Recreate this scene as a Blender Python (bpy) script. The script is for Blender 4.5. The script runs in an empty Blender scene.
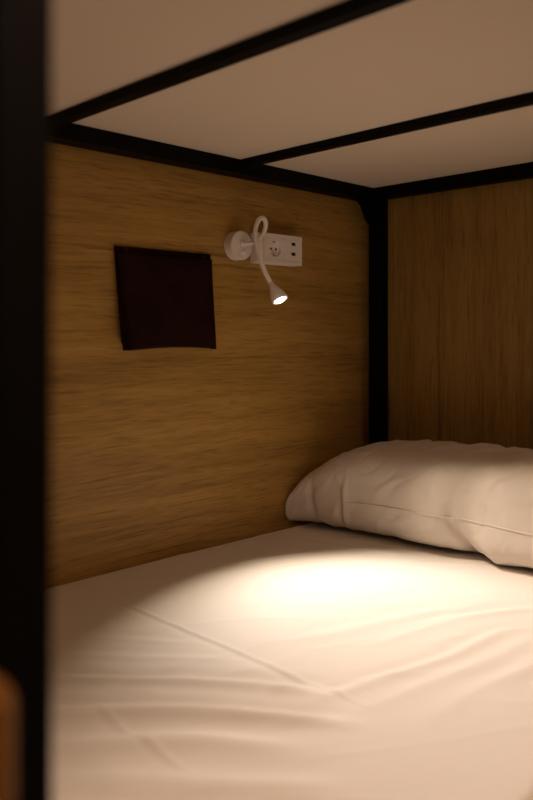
import bpy, bmesh, math, random
import numpy as np
from mathutils import Vector, Matrix, noise as mnoise

C = bpy.context.scene.collection
PI = math.pi
random.seed(4)

# ------------------------------------------------------------------ materials
def principled(name, col, rough=.5, metal=0., spec=.5, emis=None, estr=0.):
    m = bpy.data.materials.new(name); m.use_nodes = True
    b = m.node_tree.nodes['Principled BSDF']
    b.inputs['Base Color'].default_value = (*col, 1)
    b.inputs['Roughness'].default_value = rough
    b.inputs['Metallic'].default_value = metal
    b.inputs['Specular IOR Level'].default_value = spec
    if emis:
        b.inputs['Emission Color'].default_value = (*emis, 1)
        b.inputs['Emission Strength'].default_value = estr
    return m

def N(m, t, **kw):
    n = m.node_tree.nodes.new(t)
    for k, v in kw.items():
        setattr(n, k, v)
    return n

def grain_noise(m, vec, scale, detail, rough, dist=0.):
    n = N(m, 'ShaderNodeTexNoise')
    n.inputs['Scale'].default_value = scale
    n.inputs['Detail'].default_value = detail
    n.inputs['Roughness'].default_value = rough
    n.inputs['Distortion'].default_value = dist
    m.node_tree.links.new(vec, n.inputs['Vector'])
    return n.outputs['Fac']

def wood(name, axis, cols, seed=0.):
    """oak laminate; axis = direction of the grain (0 x, 1 y, 2 z)"""
    m = principled(name, cols[1], .5, 0, .3)
    L = m.node_tree.links.new
    b = m.node_tree.nodes['Principled BSDF']
    tc = N(m, 'ShaderNodeTexCoord')
    # slow waver of the grain lines
    m0 = N(m, 'ShaderNodeMapping'); s0 = [5.] * 3; s0[axis] = 1.6
    m0.inputs['Scale'].default_value = s0
    m0.inputs['Location'].default_value = (seed + 2.2, seed, seed + .7)
    L(tc.outputs['Object'], m0.inputs['Vector'])
    n0 = N(m, 'ShaderNodeTexNoise'); n0.inputs['Scale'].default_value = 1.; n0.inputs['Detail'].default_value = 2.
    L(m0.outputs['Vector'], n0.inputs['Vector'])
    off0 = N(m, 'ShaderNodeVectorMath', operation='MULTIPLY_ADD')
    off0.inputs[1].default_value = (.035, .035, .035); off0.inputs[2].default_value = (-.0175, -.0175, -.0175)
    L(n0.outputs['Color'], off0.inputs[0])
    warped = N(m, 'ShaderNodeVectorMath', operation='ADD')
    L(tc.outputs['Object'], warped.inputs[0]); L(off0.outputs['Vector'], warped.inputs[1])
    def mapped(along, across, off):
        mp = N(m, 'ShaderNodeMapping')
        s = [across] * 3; s[axis] = along
        mp.inputs['Scale'].default_value = s
        mp.inputs['Location'].default_value = (off + seed, off * 1.7 + seed, off * .6 + seed)
        L(warped.outputs['Vector'], mp.inputs['Vector'])
        return mp.outputs['Vector']
    broad = grain_noise(m, mapped(.9, 9., 1.3), 1., 3., .55, .2)      # plank-like bands
    mid = grain_noise(m, mapped(1.5, 40., 4.1), 1., 6., .68, .12)       # growth rings
    fine = grain_noise(m, mapped(16., 230., 7.7), 1., 3., .6, 0.)      # pores
    streak = grain_noise(m, mapped(.75, 34., 9.2), 1., 6., .72, .2)    # darker flecks
    def math_(op, a, bb):
        n = N(m, 'ShaderNodeMath', operation=op)
        for i, v in enumerate((a, bb)):
            if isinstance(v, (int, float)): n.inputs[i].default_value = v
            else: L(v, n.inputs[i])
        return n.outputs[0]
    s = math_('ADD', math_('MULTIPLY', broad, .34), math_('MULTIPLY', mid, .42))
    s = math_('ADD', s, math_('MULTIPLY', fine, .24))
    r = N(m, 'ShaderNodeValToRGB')
    e = r.color_ramp.elements
    e[0].position = .35; e[0].color = (*cols[0], 1)
    e[1].position = .65; e[1].color = (*cols[2], 1)
    k = e.new(.5); k.color = (*cols[1], 1)
    L(s, r.inputs['Fac'])
    r2 = N(m, 'ShaderNodeValToRGB')
    q = r2.color_ramp.elements
    q[0].position = .32; q[0].color = (.48, .44, .40, 1)
    q[1].position = .43; q[1].color = (1, 1, 1, 1)
    L(streak, r2.inputs['Fac'])
    mx = N(m, 'ShaderNodeMix', data_type='RGBA', blend_type='MULTIPLY')
    mx.inputs['Factor'].default_value = .8
    L(r.outputs['Color'], mx.inputs['A']); L(r2.outputs['Color'], mx.inputs['B'])
    pore = grain_noise(m, mapped(9., 210., 5.5), 1., 3., .6, 0.)
    r3 = N(m, 'ShaderNodeValToRGB'); g = r3.color_ramp.elements
    g[0].position = .33; g[0].color = (.58, .54, .48, 1)
    g[1].position = .47; g[1].color = (1, 1, 1, 1)
    L(pore, r3.inputs['Fac'])
    mx3 = N(m, 'ShaderNodeMix', data_type='RGBA', blend_type='MULTIPLY')
    mx3.inputs['Factor'].default_value = .7
    L(mx.outputs['Result'], mx3.inputs['A']); L(r3.outputs['Color'], mx3.inputs['B'])
    L(mx3.outputs['Result'], b.inputs['Base Color'])
    bp = N(m, 'ShaderNodeBump'); bp.inputs['Strength'].default_value = .12
    bp.inputs['Distance'].default_value = .002
    L(s, bp.inputs['Height']); L(bp.outputs['Normal'], b.inputs['Normal'])
    return m

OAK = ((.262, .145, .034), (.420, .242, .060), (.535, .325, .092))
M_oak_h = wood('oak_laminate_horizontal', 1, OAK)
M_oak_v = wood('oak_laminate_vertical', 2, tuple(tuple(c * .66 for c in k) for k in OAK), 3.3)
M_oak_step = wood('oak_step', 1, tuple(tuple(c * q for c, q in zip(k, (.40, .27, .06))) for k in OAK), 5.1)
M_black = principled('black_powder_coat', (.0022, .0013, .0011), .55, 0, .10)
M_board = principled('cream_bed_board', (.88, .755, .62), .6, 0, .2)
M_white = principled('white_plastic', (.92, .86, .81), .42, 0, .4)
M_whiter = principled('white_rubber_neck', (.92, .86, .81), .6, 0, .3)
M_grey = principled('socket_recess', (.30, .27, .25), .5)
M_dark = principled('dark_port', (.012, .011, .011), .5)
M_metal = principled('contact_metal', (.55, .5, .45), .35, 1)
M_rivet = principled('aged_rivet', (.05, .035, .028), .45, .6)
M_lens = principled('lit_led_lens', (.9, .9, .9), .3, 0, .5, (1, .93, .84), 14.)
M_mattress = principled('mattress_ticking', (.7, .66, .6), .9)
M_plaster = principled('warm_plaster', (.52, .46, .40), .9)
M_floor = principled('dark_vinyl_floor', (.12, .085, .06), .6)
M_shade = principled('lamp_glass', (.9, .9, .9), .4, 0, .5, (1., .70, .50), 56.)

def fabric(name, col, scale, strength):
    m = principled(name, col, .88, 0, .15)
    b = m.node_tree.nodes['Principled BSDF']; L = m.node_tree.links.new
    tc = N(m, 'ShaderNodeTexCoord')
    n = N(m, 'ShaderNodeTexNoise'); n.inputs['Scale'].default_value = scale
    n.inputs['Detail'].default_value = 4
    L(tc.outputs['Object'], n.inputs['Vector'])
    bp = N(m, 'ShaderNodeBump'); bp.inputs['Strength'].default_value = strength
    bp.inputs['Distance'].default_value = .001
    L(n.outputs['Fac'], bp.inputs['Height']); L(bp.outputs['Normal'], b.inputs['Normal'])
    return m
M_sheet = fabric('white_cotton_sheet', (.80, .74, .68), 260, .15)
M_pillow = fabric('white_cotton_pillowcase', (.69, .61, .535), 320, .15)

def leather():
    m = principled('dark_brown_leather', (.022, .005, .003), .7, 0, .12)
    b = m.node_tree.nodes['Principled BSDF']; L = m.node_tree.links.new
    tc = N(m, 'ShaderNodeTexCoord')
    n = N(m, 'ShaderNodeTexNoise'); n.inputs['Scale'].default_value = 14; n.inputs['Detail'].default_value = 6
    L(tc.outputs['Object'], n.inputs['Vector'])
    r = N(m, 'ShaderNodeValToRGB')
    r.color_ramp.elements[0].position = .3; r.color_ramp.elements[0].color = (.011, .0022, .0012, 1)
    r.color_ramp.elements[1].position = .75; r.color_ramp.elements[1].color = (.024, .0048, .0026, 1)
    L(n.outputs['Fac'], r.inputs['Fac']); L(r.outputs['Color'], b.inputs['Base Color'])
    v = N(m, 'ShaderNodeTexVoronoi'); v.inputs['Scale'].default_value = 420
    L(tc.outputs['Object'], v.inputs['Vector'])
    bp = N(m, 'ShaderNodeBump'); bp.inputs['Strength'].default_value = .2; bp.inputs['Distance'].default_value = .0006
    L(v.outputs['Distance'], bp.inputs['Height']); L(bp.outputs['Normal'], b.inputs['Normal'])
    return m
M_leather = leather()

# ------------------------------------------------------------------ mesh helpers
def obj(name, bm, mat, parent=None, smooth=False, loc=None):
    me = bpy.data.meshes.new(name); bm.normal_update(); bm.to_mesh(me); bm.free()
    o = bpy.data.objects.new(name, me); C.objects.link(o)
    me.materials.append(mat)
    if smooth:
        for p in me.polygons: p.use_smooth = True
    if parent is not None: o.parent = parent
    if loc is not None: o.location = loc
    return o

def add_box(bm, a, b, bevel=0., seg=2):
    r = bmesh.ops.create_cube(bm, size=1.)
    vs = r['verts']
    for v in vs:
        v.co = Vector([(a[i] + b[i]) / 2 + v.co[i] * (b[i] - a[i]) for i in range(3)])
    if bevel:
        es = list({e for v in vs for e in v.link_edges})
        bmesh.ops.bevel(bm, geom=es, offset=bevel, segments=seg, profile=.5, affect='EDGES')

def box(name, a, b, mat, parent=None, bevel=0., seg=2):
    """box given in world coordinates; stored relative to its parent's location"""
    o3 = parent.location if parent is not None else Vector((0, 0, 0))
    bm = bmesh.new()
    add_box(bm, [a[i] - o3[i] for i in range(3)], [b[i] - o3[i] for i in range(3)], bevel, seg)
    return obj(name, bm, mat, parent)

def lathe(bm, prof, mtx, n=48):
    """prof: list of (radius, height) along local z; closed where radius is 0"""
    rings = []
    for r, h in prof:
        if r < 1e-7:
            rings.append([bm.verts.new(mtx @ Vector((0, 0, h)))])
        else:
            rings.append([bm.verts.new(mtx @ Vector((r * math.cos(2 * PI * k / n), r * math.sin(2 * PI * k / n), h))) for k in range(n)])
    for A, B in zip(rings, rings[1:]):
        for k in range(n):
            k2 = (k + 1) % n
            if len(A) == 1 and len(B) == 1: continue
            if len(A) == 1: bm.faces.new((A[0], B[k], B[k2]))
            elif len(B) == 1: bm.faces.new((A[k], A[k2], B[0]))
            else: bm.faces.new((A[k], A[k2], B[k2], B[k]))
    bmesh.ops.recalc_face_normals(bm, faces=bm.faces[:])

def frame_at(p, axis):
    z = Vector(axis).normalized()
    q = z.to_track_quat('Z', 'Y')
    return Matrix.Translation(Vector(p)) @ q.to_matrix().to_4x4()

def spline(pts, n):
    """Catmull-Rom through the points"""
    P = [np.array(p, float) for p in pts]
    P = [2 * P[0] - P[1]] + P + [2 * P[-1] - P[-2]]
    out = []
    for i in range(1, len(P) - 2):
        for k in range(n):
            t = k / n
            a, b, c, d = P[i - 1:i + 3]
            out.append(.5 * ((2 * b) + (c - a) * t + (2 * a - 5 * b + 4 * c - d) * t * t + (3 * b - a - 3 * c + d) * t ** 3))
    out.append(P[-2])
    return [Vector(p) for p in out]

def tube(bm, path, rad, n=16):
    rings = []; up = Vector((0.03, .2, 1)).normalized()
    for i, p in enumerate(path):
        t = (path[min(i + 1, len(path) - 1)] - path[max(i - 1, 0)]).normalized()
        u = (up - t * up.dot(t)).normalized(); up = u
        w = t.cross(u)
        r = rad(i / (len(path) - 1)) if callable(rad) else rad
        rings.append([bm.verts.new(p + (u * math.cos(2 * PI * k / n) + w * math.sin(2 * PI * k / n)) * r) for k in range(n)])
    for A, B in zip(rings, rings[1:]):
        for k in range(n):
            bm.faces.new((A[k], A[(k + 1) % n], B[(k + 1) % n], B[k]))
    bm.faces.new(rings[0][::-1]); bm.faces.new(rings[-1])
    bmesh.ops.recalc_face_normals(bm, faces=bm.faces[:])

def thing(name, label, cat, loc=(0, 0, 0), group=None):
    o = bpy.data.objects.new(name, None); C.objects.link(o)
    o.empty_display_size = .05
    o.location = loc; o['label'] = label; o['category'] = cat
    if group: o['group'] = group
    return o

def tag(o, label, cat):
    o['label'] = label; o['category'] = cat
    return o

def structure(name, a, b, mat):
    o = box(name, a, b, mat); o['kind'] = 'structure'
    return o

# ------------------------------------------------------------------ dimensions
BED = .50            # top of the sheet
CEIL = 1.4704        # underside of the upper bunk's board
YL = 1.929           # end wall
YF = -.15            # foot end of the bunk
XE = 1.088           # open edge of the mattress

# ------------------------------------------------------------------ the room
structure('wall_left', (-.03, -.60, 0), (0, YL + .03, 2.5), M_oak_h)
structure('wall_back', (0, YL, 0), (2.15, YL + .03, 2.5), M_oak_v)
structure('wall_right', (2.15, -2.4, 0), (2.2, YL + .03, 2.5), M_plaster)
structure('wall_front', (-.03, -2.45, 0), (2.2, -2.4, 2.5), M_plaster)
structure('floor', (-.03, -2.45, -.05), (2.2, YL + .03, 0), M_floor)
structure('ceiling', (-.03, -2.45, 2.5), (2.2, YL + .03, 2.55), M_plaster)
w = structure('wall_side', (-.03, -2.4, 0), (0, -.60, 2.5), M_plaster)

# ------------------------------------------------------------------ bunk bed
bed = thing('bunk_bed', 'black steel bunk bed frame with cream upper base board, enclosing the oak sleeping berth', 'bunk bed', (.55, .9, 0))
bb = box('upper_base_board', (.004, YF + .004, CEIL), (1.120, YL - .004, CEIL + .018), M_board, bed)
bb['label'] = 'cream board under the upper bunk'
for y0, y1 in ((.267, .297), (.809, .8386), (1.3513, 1.3805)):
    box('cross_slat', (.0507, y0, CEIL - .0169), (1.094, y1, CEIL - .0002), M_black, bed, .0015)
box('wall_rail', (.001, YF + .03, CEIL - .0365), (.0507, YL - .031, CEIL - .0003), M_black, bed, .0015)
box('end_rail', (.001, YL - .031, CEIL - .0365), (1.094, YL - .001, CEIL - .0003), M_black, bed, .0015)
box('side_rail', (1.0945, YF, CEIL - .0365), (1.1235, YL - .031, CEIL + .03), M_black, bed, .0015)
# corner post standing a little off the oak wall, the gusset that ties it to the rail
box('corner_post', (.041, YL - .0435, .0), (.083, YL - .0015, CEIL - .037), M_black, bed, .002)
bm = bmesh.new()
za = CEIL - .0372
pr = [(YL - .150, za), (YL - .0436, za), (YL - .0436, za - .075), (YL - .062, za - .062), (YL - .085, za - .022), (YL - .105, za - .006)]
o3 = bed.location
va = [bm.verts.new(Vector((.042, y, z)) - o3) for y, z in pr]
vb = [bm.verts.new(Vector((.048, y, z)) - o3) for y, z in pr]
bm.faces.new(va); bm.faces.new(vb[::-1])
for k in range(len(pr)):
    bm.faces.new((va[k], vb[k], vb[(k + 1) % len(pr)], va[(k + 1) % len(pr)]))
bmesh.ops.recalc_face_normals(bm, faces=bm.faces[:])
obj('gusset_plate', bm, M_black, bed)
# posts on the open side, ladder with oak steps
pp = box('side_post', (1.0945, .1825, 0), (1.124, .2145, CEIL - .037), M_black, bed, .002)
box('side_post', (1.0945, YF, 0), (1.124, YF + .03, CEIL - .037), M_black, bed, .002)
box('side_post', (1.0945, YL - .031, 0), (1.124, YL - .0015, CEIL - .037), M_black, bed, .002)
box('corner_post', (.001, YF, 0), (.03, YF + .029, CEIL - .037), M_black, bed, .002)
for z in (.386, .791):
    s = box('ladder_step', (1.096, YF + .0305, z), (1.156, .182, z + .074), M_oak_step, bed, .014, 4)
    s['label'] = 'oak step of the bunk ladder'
# lower bunk under the mattress
box('lower_base_board', (.004, YF + .031, .26), (1.093, YL - .044, .278), M_board, bed)
box('lower_rail', (1.0945, YF + .0305, .225), (1.1235, .182, .275), M_black, bed, .002)
box('lower_rail', (1.0945, .215, .225), (1.1235, YL - .0315, .275), M_black, bed, .002)
for y in (.4, 1.0, 1.6):
    box('lower_slat', (.004, y, .225), (1.094, y + .03, .2598), M_black, bed, .002)

# ------------------------------------------------------------------ mattress and sheet
mt = thing('mattress', 'thick mattress lying on the lower bunk inside its white sheet', 'mattress', (.53, .9, .2785))
box('mattress_core', (.014, YF + .045, .2785), (1.074, YL - .056, .478), M_mattress, mt, .03, 4)

def fold(x, y, p, q, width, h, skew=0.):
    """ridge of height h along the segment p-q, fading at both ends"""
    px, py = p; qx, qy = q
    dx, dy = qx - px, qy - py
    Ls = math.hypot(dx, dy); dx /= Ls; dy /= Ls
    s = (x - px) * dx + (y - py) * dy
    t = -(x - px) * dy + (y - py) * dx
    fade = np.clip((s + .06) / .12, 0, 1) * np.clip((Ls + .06 - s) / .12, 0, 1)
    fade = fade * fade * (3 - 2 * fade)
    u = t / width
    prof = np.exp(-u * u)
    if skew: prof = prof - skew * np.exp(-((u - 1.7) ** 2) * .7)
    return h * prof * fade

SHEET_FOLDS = [
    # long soft bands across the near left of the bed
    ((.42, .590), (.72, .88), .016, .0090, .8),
    ((.50, .520), (.80, .83), .019, .0115, .8),
    ((.585, .500), (.80, .73), .016, .0060, .7),
    ((.62, .420), (.90, .70), .024, .0090, .7),
    ((.36, .66), (.56, .84), .012, .0018, .5),
    ((.33, .73), (.47, .85), .012, .0012, .5),
    # drags towards the open edge on the right
    ((.74, .88), (.825, 1.30), .012, .0034, .7),
    ((.80, .90), (.875, 1.30), .014, .0020, .5),
    ((.88, .94), (.915, 1.24), .016, .0020, .4),
    ((.55, .97), (.68, 1.32), .016, .0022, .4),
    ((.66, 1.08), (.78, 1.42), .014, .0022, .5),
    ((.46, 1.12), (.56, 1.36), .014, .0012, .4),
    ((.90, 1.10), (.98, 1.45), .016, .0020, .4),
    ((.70, 1.25), (.86, 1.58), .012, .0020, .5),
    # tension near the pillow
    ((.14, 1.50), (.40, 1.53), .018, .0018, .3),
    ((.38, 1.44), (.58, 1.60), .015, .0018, .4),
]
def sheet_top(x, y):
    z = np.zeros_like(x)
    xw = x + .012 * np.sin(9 * y + 3 * x) + .005 * np.sin(23 * y - 11 * x)
    yw = y + .014 * np.sin(8 * x + 1.) + .006 * np.sin(19 * x + 7 * y)
    for f in SHEET_FOLDS: z = z + fold(xw, yw, *f)
    # ironed creases running straight across the bed
    for yc, a, x0, x1 in ((.889, .0017, .12, .84), (.607, .0012, .50, .84)):
        e = np.clip((x - x0) / .12, 0, 1) * np.clip((x1 - x) / .10, 0, 1)
        z = z + a * e * (np.exp(-((y - yc) / .0045) ** 2) - .5 * np.exp(-((y - yc + .011) / .006) ** 2))
    return z

def make_sheet():
    xs0, xs1, R = .006, XE, .020
    # cross-section in x : wall side skirt, rounded, top, rounded, open-side skirt
    sec = []
    for z in np.linspace(.30, BED - .02, 6)[:-1]: sec.append((xs0, z, 0))
    for a in np.linspace(PI, PI / 2, 6): sec.append((xs0 + .02 + .02 * math.cos(a), BED - .02 + .02 * math.sin(a), max(0, math.sin(a)) ** 4))
    for x in np.linspace(xs0 + .02, xs1 - R, 172)[1:-1]: sec.append((x, BED, 1))
    for a in np.linspace(PI / 2, 0, 8): sec.append((xs1 - R + R * math.cos(a), BED - R + R * math.sin(a), max(0, math.sin(a)) ** 3))
    for z in np.linspace(BED - R, .30, 7)[1:]: sec.append((xs1, z, 0))
    sec = np.array(sec)
    ys = np.linspace(YF + .034, YL - .046, 520)
    X = np.repeat(sec[:, 0][:, None], len(ys), 1); Y = np.repeat(ys[None], len(sec), 0)
    Z = np.repeat(sec[:, 1][:, None], len(ys), 1); W = sec[:, 2][:, None]
    nz = np.zeros_like(X)
    for i in range(X.shape[0]):
        if sec[i, 2] <= 0: continue
        for j in range(X.shape[1]):
            nz[i, j] = mnoise.noise((X[i, j] * 2.2, Y[i, j] * 2.2, 1.)) * .0035 + mnoise.noise((X[i, j] * 9 + 2, Y[i, j] * 6, 4.)) * .0012
            a1 = mnoise.noise((X[i, j] * 9 - 5 * Y[i, j], Y[i, j] * 3 + X[i, j] * 2 + 7, 2.))
            nz[i, j] += .0011 * max(0., 1 - abs(a1) * 6) ** 2
    Z = Z + W * (sheet_top(X, Y) + nz)
    bm = bmesh.new()
    V = [[bm.verts.new((X[i, j], Y[i, j], Z[i, j])) for j in range(len(ys))] for i in range(len(sec))]
    for i in range(len(sec) - 1):
        for j in range(len(ys) - 1):
            bm.faces.new((V[i][j], V[i + 1][j], V[i + 1][j + 1], V[i][j + 1]))
    # close the two ends down to the mattress sides
    bm.faces.new([V[i][0] for i in range(len(sec))][::-1])
    bm.faces.new([V[i][-1] for i in range(len(sec))])
    bmesh.ops.recalc_face_normals(bm, faces=bm.faces[:])
    return bm
sheet = obj('bed_sheet', make_sheet(), M_sheet, smooth=True)
tag(sheet, 'white cotton sheet stretched over the mattress, creased and lit by the reading lamp', 'bed sheet')

# ------------------------------------------------------------------ pillow
PX0, PX1 = .007, 1.03
def pillow_point(u, th, wr=True):
    """u in -1..1 along the bed's width, th round the cross-section (0 = front seam)"""
    x = (PX0 + PX1) / 2 + (PX1 - PX0) / 2 * u
    a = abs(u)
    e = (1 - a ** 3.8) ** .80 if a < 1 else 0.
    hh = .044 + .077 * e                                   # half thickness
    front = 1.596 - .038 * a ** 8 + .018 * math.exp(-((x - .545) / .06) ** 2)           # front edge bows in between the corners
    back = 1.880
    yc = (front + back) / 2; hw = (back - front) / 2
    c, s = math.cos(th), math.sin(th)
    ny = .62 - .17 * (1 - e); nz = .72 - .12 * (1 - e)
    y = yc - hw * math.copysign(abs(c) ** ny, c)
    zc = BED + .006 + hh
    if s < 0: z = zc + hh * -abs(s) ** .45 * 1.0
    else: z = zc + hh * abs(s) ** nz
    return x, y, z

def make_pillow():
    nu, nt = 220, 160
    us = [-math.cos(PI * k / nu) * .35 + .65 * (2 * k / nu - 1) for k in range(nu + 1)]
    P = np.array([[pillow_point(u, 2 * PI * j / nt) for j in range(nt)] for u in us])
    # normals by finite differences
    du = np.gradient(P, axis=0); dt = np.roll(P, -1, 1) - np.roll(P, 1, 1)
    Nn = np.cross(dt, du); Nn /= np.maximum(np.linalg.norm(Nn, axis=2, keepdims=True), 1e-9)
    ctr = P.mean(1, keepdims=True)
    sgn = np.sign(((P - ctr) * Nn).sum(2, keepdims=True)); Nn *= np.where(sgn == 0, 1, sgn)
    X, Y, Z = P[..., 0], P[..., 1], P[..., 2]
    D = np.zeros_like(X)
    zr = Z - BED
    for i in range(X.shape[0]):
        for j in range(X.shape[1]):
            D[i, j] = mnoise.noise((X[i, j] * 5, Y[i, j] * 5, Z[i, j] * 7)) * .007 + mnoise.noise((X[i, j] * 12 + 6 * Y[i, j], Y[i, j] * 8, Z[i, j] * 12)) * .0030 + abs(mnoise.noise((X[i, j] * 22 + 14 * Y[i, j], Y[i, j] * 9, Z[i, j] * 20))) * .0022
            n1 = mnoise.noise((X[i, j] * 7 + 9 * Y[i, j] + 5, Y[i, j] * 4 - X[i, j] * 2, Z[i, j] * 8))
            n2 = mnoise.noise((X[i, j] * 16 - 6 * Z[i, j], Y[i, j] * 7 + 2, Z[i, j] * 12 + 3))
            D[i, j] += .0022 * max(0., 1 - abs(n1) * 6) ** 2 - .0016 * max(0., 1 - abs(n2) * 6) ** 2
    topw = np.clip((zr - .10) / .06, 0, 1)
    # soft drag folds over the top towards the front
    for p, q, w_, h in (((.30, 1.70), (.40, 1.86), .014, .006), ((.40, 1.68), (.52, 1.84), .013, .007), ((.50, 1.69), (.60, 1.82), .013, .007),
                        ((.60, 1.69), (.67, 1.80), .012, .005), ((.20, 1.68), (.26, 1.80), .014, .004)):
        D += topw * fold(X, Y, p, q, w_, h, .6)
    frontw = np.clip((1.74 - Y) / .05, 0, 1)
    def ffold(p, q, w_, h, sk=.6): return frontw * fold(X, zr, p, q, w_, h, sk)
    D += ffold((.185, .02), (.19, .14), .009, .008)         # vertical nip on the left
    D += ffold((.088, .0), (.075, .13), .011, -.009, 0)    # the ear at the corner
    D += ffold((.20, .085), (.16, .16), .012, .005)
    D += ffold((.05, .05), (.12, .12), .012, .004)
    D += ffold((.50, .085), (.545, .0), .010, -.020, 0)     # tuck where the pillowcase flap turns in
    D += ffold((.63, .00), (.56, .10), .028, .013, 0)
    D += ffold((.44, .06), (.36, .03), .016, .004)
    D += ffold((.30, .06), (.42, .085), .014, .003)
    # long crease along the top near the back
    D += np.where(topw > 0, .005 * np.exp(-((Y - 1.755 - .008 * np.sin(X * 9)) / .0045) ** 2) - .004 * np.exp(-((Y - 1.768 - .008 * np.sin(X * 9)) / .007) ** 2), 0) * topw
    # bottom stays flat on the sheet
    Q = P + Nn * D[..., None]
    Q[..., 2] = np.maximum(Q[..., 2], BED + .005)
    Q[..., 1] = np.minimum(Q[..., 1], YL - .0465)
    Q[..., 0] = np.clip(Q[..., 0], .004, 1.045)
    # keep clear of the corner post
    bm = bmesh.new()
    V = [[bm.verts.new(Q[i, j]) for j in range(nt)] for i in range(len(us))]
    for i in range(len(us) - 1):
        for j in range(nt):
            k = (j + 1) % nt
            bm.faces.new((V[i][j], V[i][k], V[i + 1][k], V[i + 1][j]))
    bm.faces.new(V[0]); bm.faces.new(V[-1][::-1])
    bmesh.ops.recalc_face_normals(bm, faces=bm.faces[:])
    return bm, Q
pbm, PQ = make_pillow()
pil = thing('pillow', 'plump white pillow lying against the end wall at the head of the bed', 'pillow', (.52, 1.75, BED))
for v in pbm.verts: v.co -= pil.location
pc = obj('pillowcase', pbm, M_pillow, pil, smooth=True)
bm = bmesh.new()
path = [Vector(PQ[i, -1]) - pil.location + Vector((0, -.0005, 0)) for i in range(8, PQ.shape[0] - 8) if PQ[i, -1, 0] > .17]
tube(bm, path, .0017, 8)
obj('seam', bm, M_pillow, pil, smooth=True)

# ------------------------------------------------------------------ leather pocket on the wall
pk = thing('wall_pocket', 'dark brown leather pocket hung on the oak wall left of the lamp', 'pocket', (0.0005, 1.15, 1.11))
def pocket_parts():
    Y0, Y1, Z1, Z0 = 1.006, 1.291, 1.229, .992
    W = Y1 - Y0
    o3 = pk.location
    bm = bmesh.new()
    add_box(bm, Vector((.001, Y0, Z0 + .016)) - o3, Vector((.006, Y1, Z1)) - o3, .0015)
    for v in bm.verts:
        if v.co.z + o3.z < 1.1:                              # narrows and leans off the wall towards the bottom
            v.co.x += .010; v.co.y += .013 if v.co.y + o3.y < 1.15 else -.016
    back = obj('back_panel', bm, M_leather, pk)
    # bellied front panel with side gussets, open along the top
    nu, nv, T = 40, 30, .0028
    def P(u, v, off):
        y = Y0 + W * (.5 + .5 * u) - .013 * u * v + .000 * v
        z = Z1 - .013 - (Z1 - .013 - Z0) * v + .006 * (1 - u * u) * v ** 3 - .006 * (1 - abs(u) ** 2) * (1 - v) * .6
        belly = .010 + .024 * v - .012 * (1 - u * u) * max(0, v - .55)
        belly += .0025 * math.sin(5 * u + 4 * v) * v
        ed = (1 - abs(u) ** 26)
        x = .006 + .012 * v + (belly * ed ** .4 if ed > 0 else 0)
        return Vector((x + off, y, z)) - o3
    bm = bmesh.new()
    us = [math.copysign(1 - (1 - abs(t)) ** 1.6, t) for t in np.linspace(-1, 1, nu + 1)]
    F = [[bm.verts.new(P(u, j / nv, 0)) for j in range(nv + 1)] for u in us]
    B = [[bm.verts.new(P(u * .985, j / nv, -T)) for j in range(nv + 1)] for u in us]
    for i in range(nu):
        for j in range(nv):
            bm.faces.new((F[i][j], F[i + 1][j], F[i + 1][j + 1], F[i][j + 1]))
            bm.faces.new((B[i][j], B[i][j + 1], B[i + 1][j + 1], B[i + 1][j]))
        bm.faces.new((F[i][0], B[i][0], B[i + 1][0], F[i + 1][0]))
        bm.faces.new((F[i][nv], F[i + 1][nv], B[i + 1][nv], B[i][nv]))
    for j in range(nv):
        bm.faces.new((F[0][j], F[0][j + 1], B[0][j + 1], B[0][j]))
        bm.faces.new((F[nu][j], B[nu][j], B[nu][j + 1], F[nu][j + 1]))
    bmesh.ops.recalc_face_normals(bm, faces=bm.faces[:])
    obj('front_panel', bm, M_leather, pk, smooth=True)
    for y in (Y0 + .028, Y1 - .022):
        bm = bmesh.new()
        lathe(bm, [(0, 0), (.0055, 0), (.0055, .0012), (.004, .0028), (0, .0034)], frame_at(Vector((.006, y, Z1 - .0075)) - o3, (1, 0, 0)), 24)
        r = obj('rivet', bm, M_rivet, pk, smooth=True)
        r['label'] = 'small dull metal rivet'
pocket_parts()

# ------------------------------------------------------------------ wall socket
so = thing('wall_socket', 'white double wall socket with round outlet and two dark charging ports, beside the lamp', 'socket', (.0005, 1.50, 1.256))
box('housing', (.001, 1.430, 1.2165), (.030, 1.592, 1.2955), M_white, so, .0025, 3)
box('blank_cover', (.0303, 1.433, 1.2215), (.0325, 1.4470, 1.2905), M_white, so, .001)
def plate(name, y0, y1, z0, z1, x0, x1, iy0, iy1, iz0, iz1, mat, par):
    """a frame: outer rectangle with a rectangular opening"""
    o3 = par.location; bm = bmesh.new()
    def ring(x, a, b, c, d): return [bm.verts.new(Vector((x, y, z)) - o3) for y, z in ((a, c), (b, c), (b, d), (a, d))]
    e = .0015
    r = [ring(x0, y0, y1, z0, z1), ring(x1 - e, y0, y1, z0, z1), ring(x1, y0 + e, y1 - e, z0 + e, z1 - e), ring(x1, iy0, iy1, iz0, iz1), ring(x0, iy0, iy1, iz0, iz1)]
    for A, B in zip(r, r[1:] + r[:1]):
        for k in range(4): bm.faces.new((A[k], A[(k + 1) % 4], B[(k + 1) % 4], B[k]))
    bmesh.ops.recalc_face_normals(bm, faces=bm.faces[:])
    return obj(name, bm, mat, par)
plate('frame_plate', 1.4475, 1.5925, 1.2165, 1.2960, .0305, .0400, 1.4570, 1.5830, 1.2265, 1.2860, M_white, so)
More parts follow.
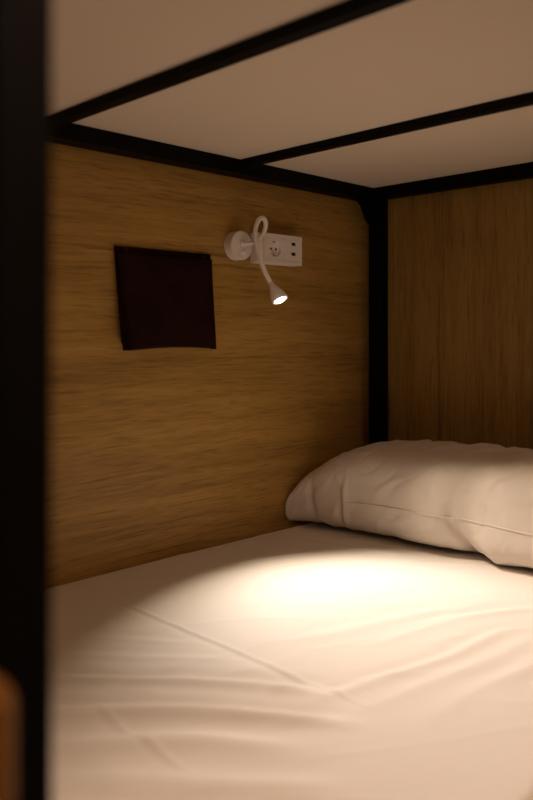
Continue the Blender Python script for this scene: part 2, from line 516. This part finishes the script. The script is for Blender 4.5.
# round outlet module: square rocker face with a round recessed well
def outlet(par, cy, cz, hw, hz, x, R, depth):
    o3 = par.location; bm = bmesh.new(); n = 64
    sq, ci, bo = [], [], []
    for k in range(n):
        a = 2 * PI * k / n; c, s = math.cos(a), math.sin(a)
        m = min(hw / abs(c) if abs(c) > 1e-6 else 9, hz / abs(s) if abs(s) > 1e-6 else 9)
        sq.append(bm.verts.new(Vector((x, cy + c * m, cz + s * m)) - o3))
        ci.append(bm.verts.new(Vector((x, cy + c * R, cz + s * R)) - o3))
        bo.append(bm.verts.new(Vector((x - depth, cy + c * R * .97, cz + s * R * .97)) - o3))
    for k in range(n):
        q = (k + 1) % n
        bm.faces.new((sq[k], sq[q], ci[q], ci[k])); bm.faces.new((ci[k], ci[q], bo[q], bo[k]))
    bm.faces.new(bo)
    bmesh.ops.recalc_face_normals(bm, faces=bm.faces[:])
    f = obj('outlet_face', bm, M_white, par)
    bm = bmesh.new()
    lathe(bm, [(0, 0), (R * .95, 0), (R * .95, .0012), (0, .0012)], frame_at(Vector((x - depth + .0002, cy, cz)) - o3, (1, 0, 0)), 48)
    obj('well_floor', bm, M_grey, f)
    for dy in (-.0095, .0095):
        bm = bmesh.new()
        lathe(bm, [(0, 0), (.0034, 0), (.0034, .0006), (0, .0006)], frame_at(Vector((x - depth + .0015, cy + dy, cz)) - o3, (1, 0, 0)), 20)
        obj('pin_hole', bm, M_dark, f)
    for dz in (-1, 1):
        bm = bmesh.new()
        add_box(bm, Vector((x - depth + .0014, cy - .0024, cz + dz * R * .86 - .0022)) - o3, Vector((x - .002, cy + .0024, cz + dz * R * .86 + .0022)) - o3, .0006)
        obj('earth_clip', bm, M_metal, f)
outlet(so, 1.4895, 1.2563, .0320, .0295, .0385, .0215, .0100)
u = box('usb_module', (.0310, 1.5222, 1.2268), (.0385, 1.5826, 1.2857), M_white, so, .0008)
for z in (1.2735, 1.2465):
    box('usb_port', (.0378, 1.5515, z - .0042), (.0388, 1.5655, z + .0042), M_dark, so)
box('usb_symbol', (.0378, 1.5570, 1.2597), (.03862, 1.5600, 1.2603), M_grey, so)

# ------------------------------------------------------------------ reading lamp
rl = thing('reading_lamp', 'white bedside reading lamp with looped flexible neck and lit LED head on the oak wall', 'lamp', (.0005, 1.366, 1.257))
o3 = rl.location
bm = bmesh.new()
lathe(bm, [(0, 0), (.0372, 0), (.0376, .002), (.0376, .0245), (.0366, .0270), (.0345, .0280), (0, .0280)], frame_at(Vector((.001, 1.3765, 1.257)) - o3, (1, 0, 0)), 64)
obj('wall_base', bm, M_white, rl, smooth=False)
bm = bmesh.new()
lathe(bm, [(0, 0), (.0068, 0), (.0068, .0032), (.0056, .0046), (0, .0048)], frame_at(Vector((.0287, 1.3815, 1.240)) - o3, (1, 0, 0)), 32)
obj('switch_button', bm, M_white, rl, smooth=True)
neck = spline([(.030, 1.376, 1.262), (.045, 1.381, 1.2615), (.060, 1.388, 1.263), (.078, 1.3965, 1.277), (.091, 1.3990, 1.299), (.098, 1.391, 1.3145), (.1, 1.379, 1.3195), (.101, 1.3665, 1.314),
               (.102, 1.355, 1.296), (.107, 1.347, 1.269), (.112, 1.349, 1.243), (.120, 1.3545, 1.209), (.127, 1.3630, 1.181), (.135, 1.3725, 1.156)], 10)
bm = bmesh.new()
tube(bm, [p - o3 for p in neck], .0060, 18)
obj('flexible_neck', bm, M_whiter, rl, smooth=True)
bm = bmesh.new()
lathe(bm, [(0, 0), (.0095, 0), (.0095, .003), (.0075, .006), (0, .006)], frame_at(Vector((.0287, 1.376, 1.262)) - o3, (1, .35, 0)), 24)
obj('neck_collar', bm, M_white, rl, smooth=True)
HEAD_A = Vector((.135, 1.3725, 1.156)); HEAD_B = Vector((.155, 1.3910, 1.108))
ax_head = (HEAD_B - HEAD_A).normalized(); hl = (HEAD_B - HEAD_A).length
BEAM = Vector((.645, -.25, -.722)).normalized()
# bell-shaped head whose mouth is turned a little further towards the bed
bm = bmesh.new()
mouth = Vector((.50, .06, -.82)).normalized()
prof = [(.0060, .0), (.0070, .007), (.0096, .014), (.0134, .022), (.0172, .031), (.0196, .039), (.0205, .045), (.0205, .0500), (.0190, .0505), (.0160, .0480)]
rings = []
n = 40
for r, h in prof:
    t = h / .0505
    axd = ax_head.lerp(mouth, t * t).normalized()
    ctr = HEAD_A + ax_head * h
    M = frame_at(ctr - o3, axd)
    rings.append([bm.verts.new(M @ Vector((r * math.cos(2 * PI * k / n), r * math.sin(2 * PI * k / n), 0))) for k in range(n)])
for A, B in zip(rings, rings[1:]):
    for k in range(n): bm.faces.new((A[k], A[(k + 1) % n], B[(k + 1) % n], B[k]))
bm.faces.new(rings[0][::-1]); bm.faces.new(rings[-1])
bmesh.ops.recalc_face_normals(bm, faces=bm.faces[:])
hd = obj('lamp_head', bm, M_white, rl, smooth=True)
tip = HEAD_A + ax_head * .0505
bm = bmesh.new()
lathe(bm, [(0, -.003), (.0128, -.003), (.0128, -.0005), (.0115, .0012), (.008, .0024), (0, .0028)], frame_at(tip - o3, mouth), 40)
ln = obj('led_lens', bm, M_lens, hd, smooth=True)
ln['label'] = 'glowing LED lens'

def spot(name, col, energy, half, blend, size):
    l = bpy.data.lights.new(name, 'SPOT')
    l.color = col; l.energy = energy; l.spot_size = 2 * math.radians(half); l.spot_blend = blend; l.shadow_soft_size = size
    o = bpy.data.objects.new(name, l); C.objects.link(o)
    o.location = tip + mouth * .006
    o.rotation_euler = BEAM.to_track_quat('-Z', 'Y').to_euler()
    return o
spot('reading_lamp_beam', (1., .885, .79), 37., 40.5, .85, .008)
spot('reading_lamp_rim', (1., .76, .40), 6., 41., .35, .008)

# ------------------------------------------------------------------ aisle ceiling lamp (beyond the frame)
al = thing('ceiling_lamp', 'round warm ceiling lamp over the aisle beside the bunk', 'lamp', (1.72, .42, 2.4995))
bm = bmesh.new()
lathe(bm, [(0, 0), (.215, 0), (.215, .03), (0, .03)], frame_at((0, 0, 0), (0, 0, -1)), 48)
obj('lamp_base', bm, M_white, al)
bm = bmesh.new()
lathe(bm, [(.20, .0305), (.195, .050), (.16, .068), (.09, .078), (0, .080)], frame_at((0, 0, 0), (0, 0, -1)), 48)
obj('glass_shade', bm, M_shade, al, smooth=True)

wd = bpy.data.worlds.new('dim_room'); bpy.context.scene.world = wd; wd.use_nodes = True
wd.node_tree.nodes['Background'].inputs['Color'].default_value = (1., .72, .5, 1)
wd.node_tree.nodes['Background'].inputs['Strength'].default_value = .02

# ------------------------------------------------------------------ camera
cam = bpy.data.cameras.new('camera'); co = bpy.data.objects.new('camera', cam); C.objects.link(co)
co.location = (1.5, 0, 1.027); co.rotation_euler = (PI / 2, 0, .7876)
cam.sensor_width = 36; cam.sensor_height = 36; cam.sensor_fit = 'AUTO'
cam.lens = 785.5 / 800 * 36
cam.shift_y = -65. / 800
cam.clip_start = .02
cam.dof.use_dof = True; cam.dof.focus_distance = 2.05
cam.dof.aperture_fstop = cam.lens / 1000 / .0140
bpy.context.scene.camera = co
vs = bpy.context.scene.view_settings
vs.view_transform = 'Standard'; vs.look = 'None'; vs.gamma = 1; vs.use_curve_mapping = False
vs.exposure = -.08
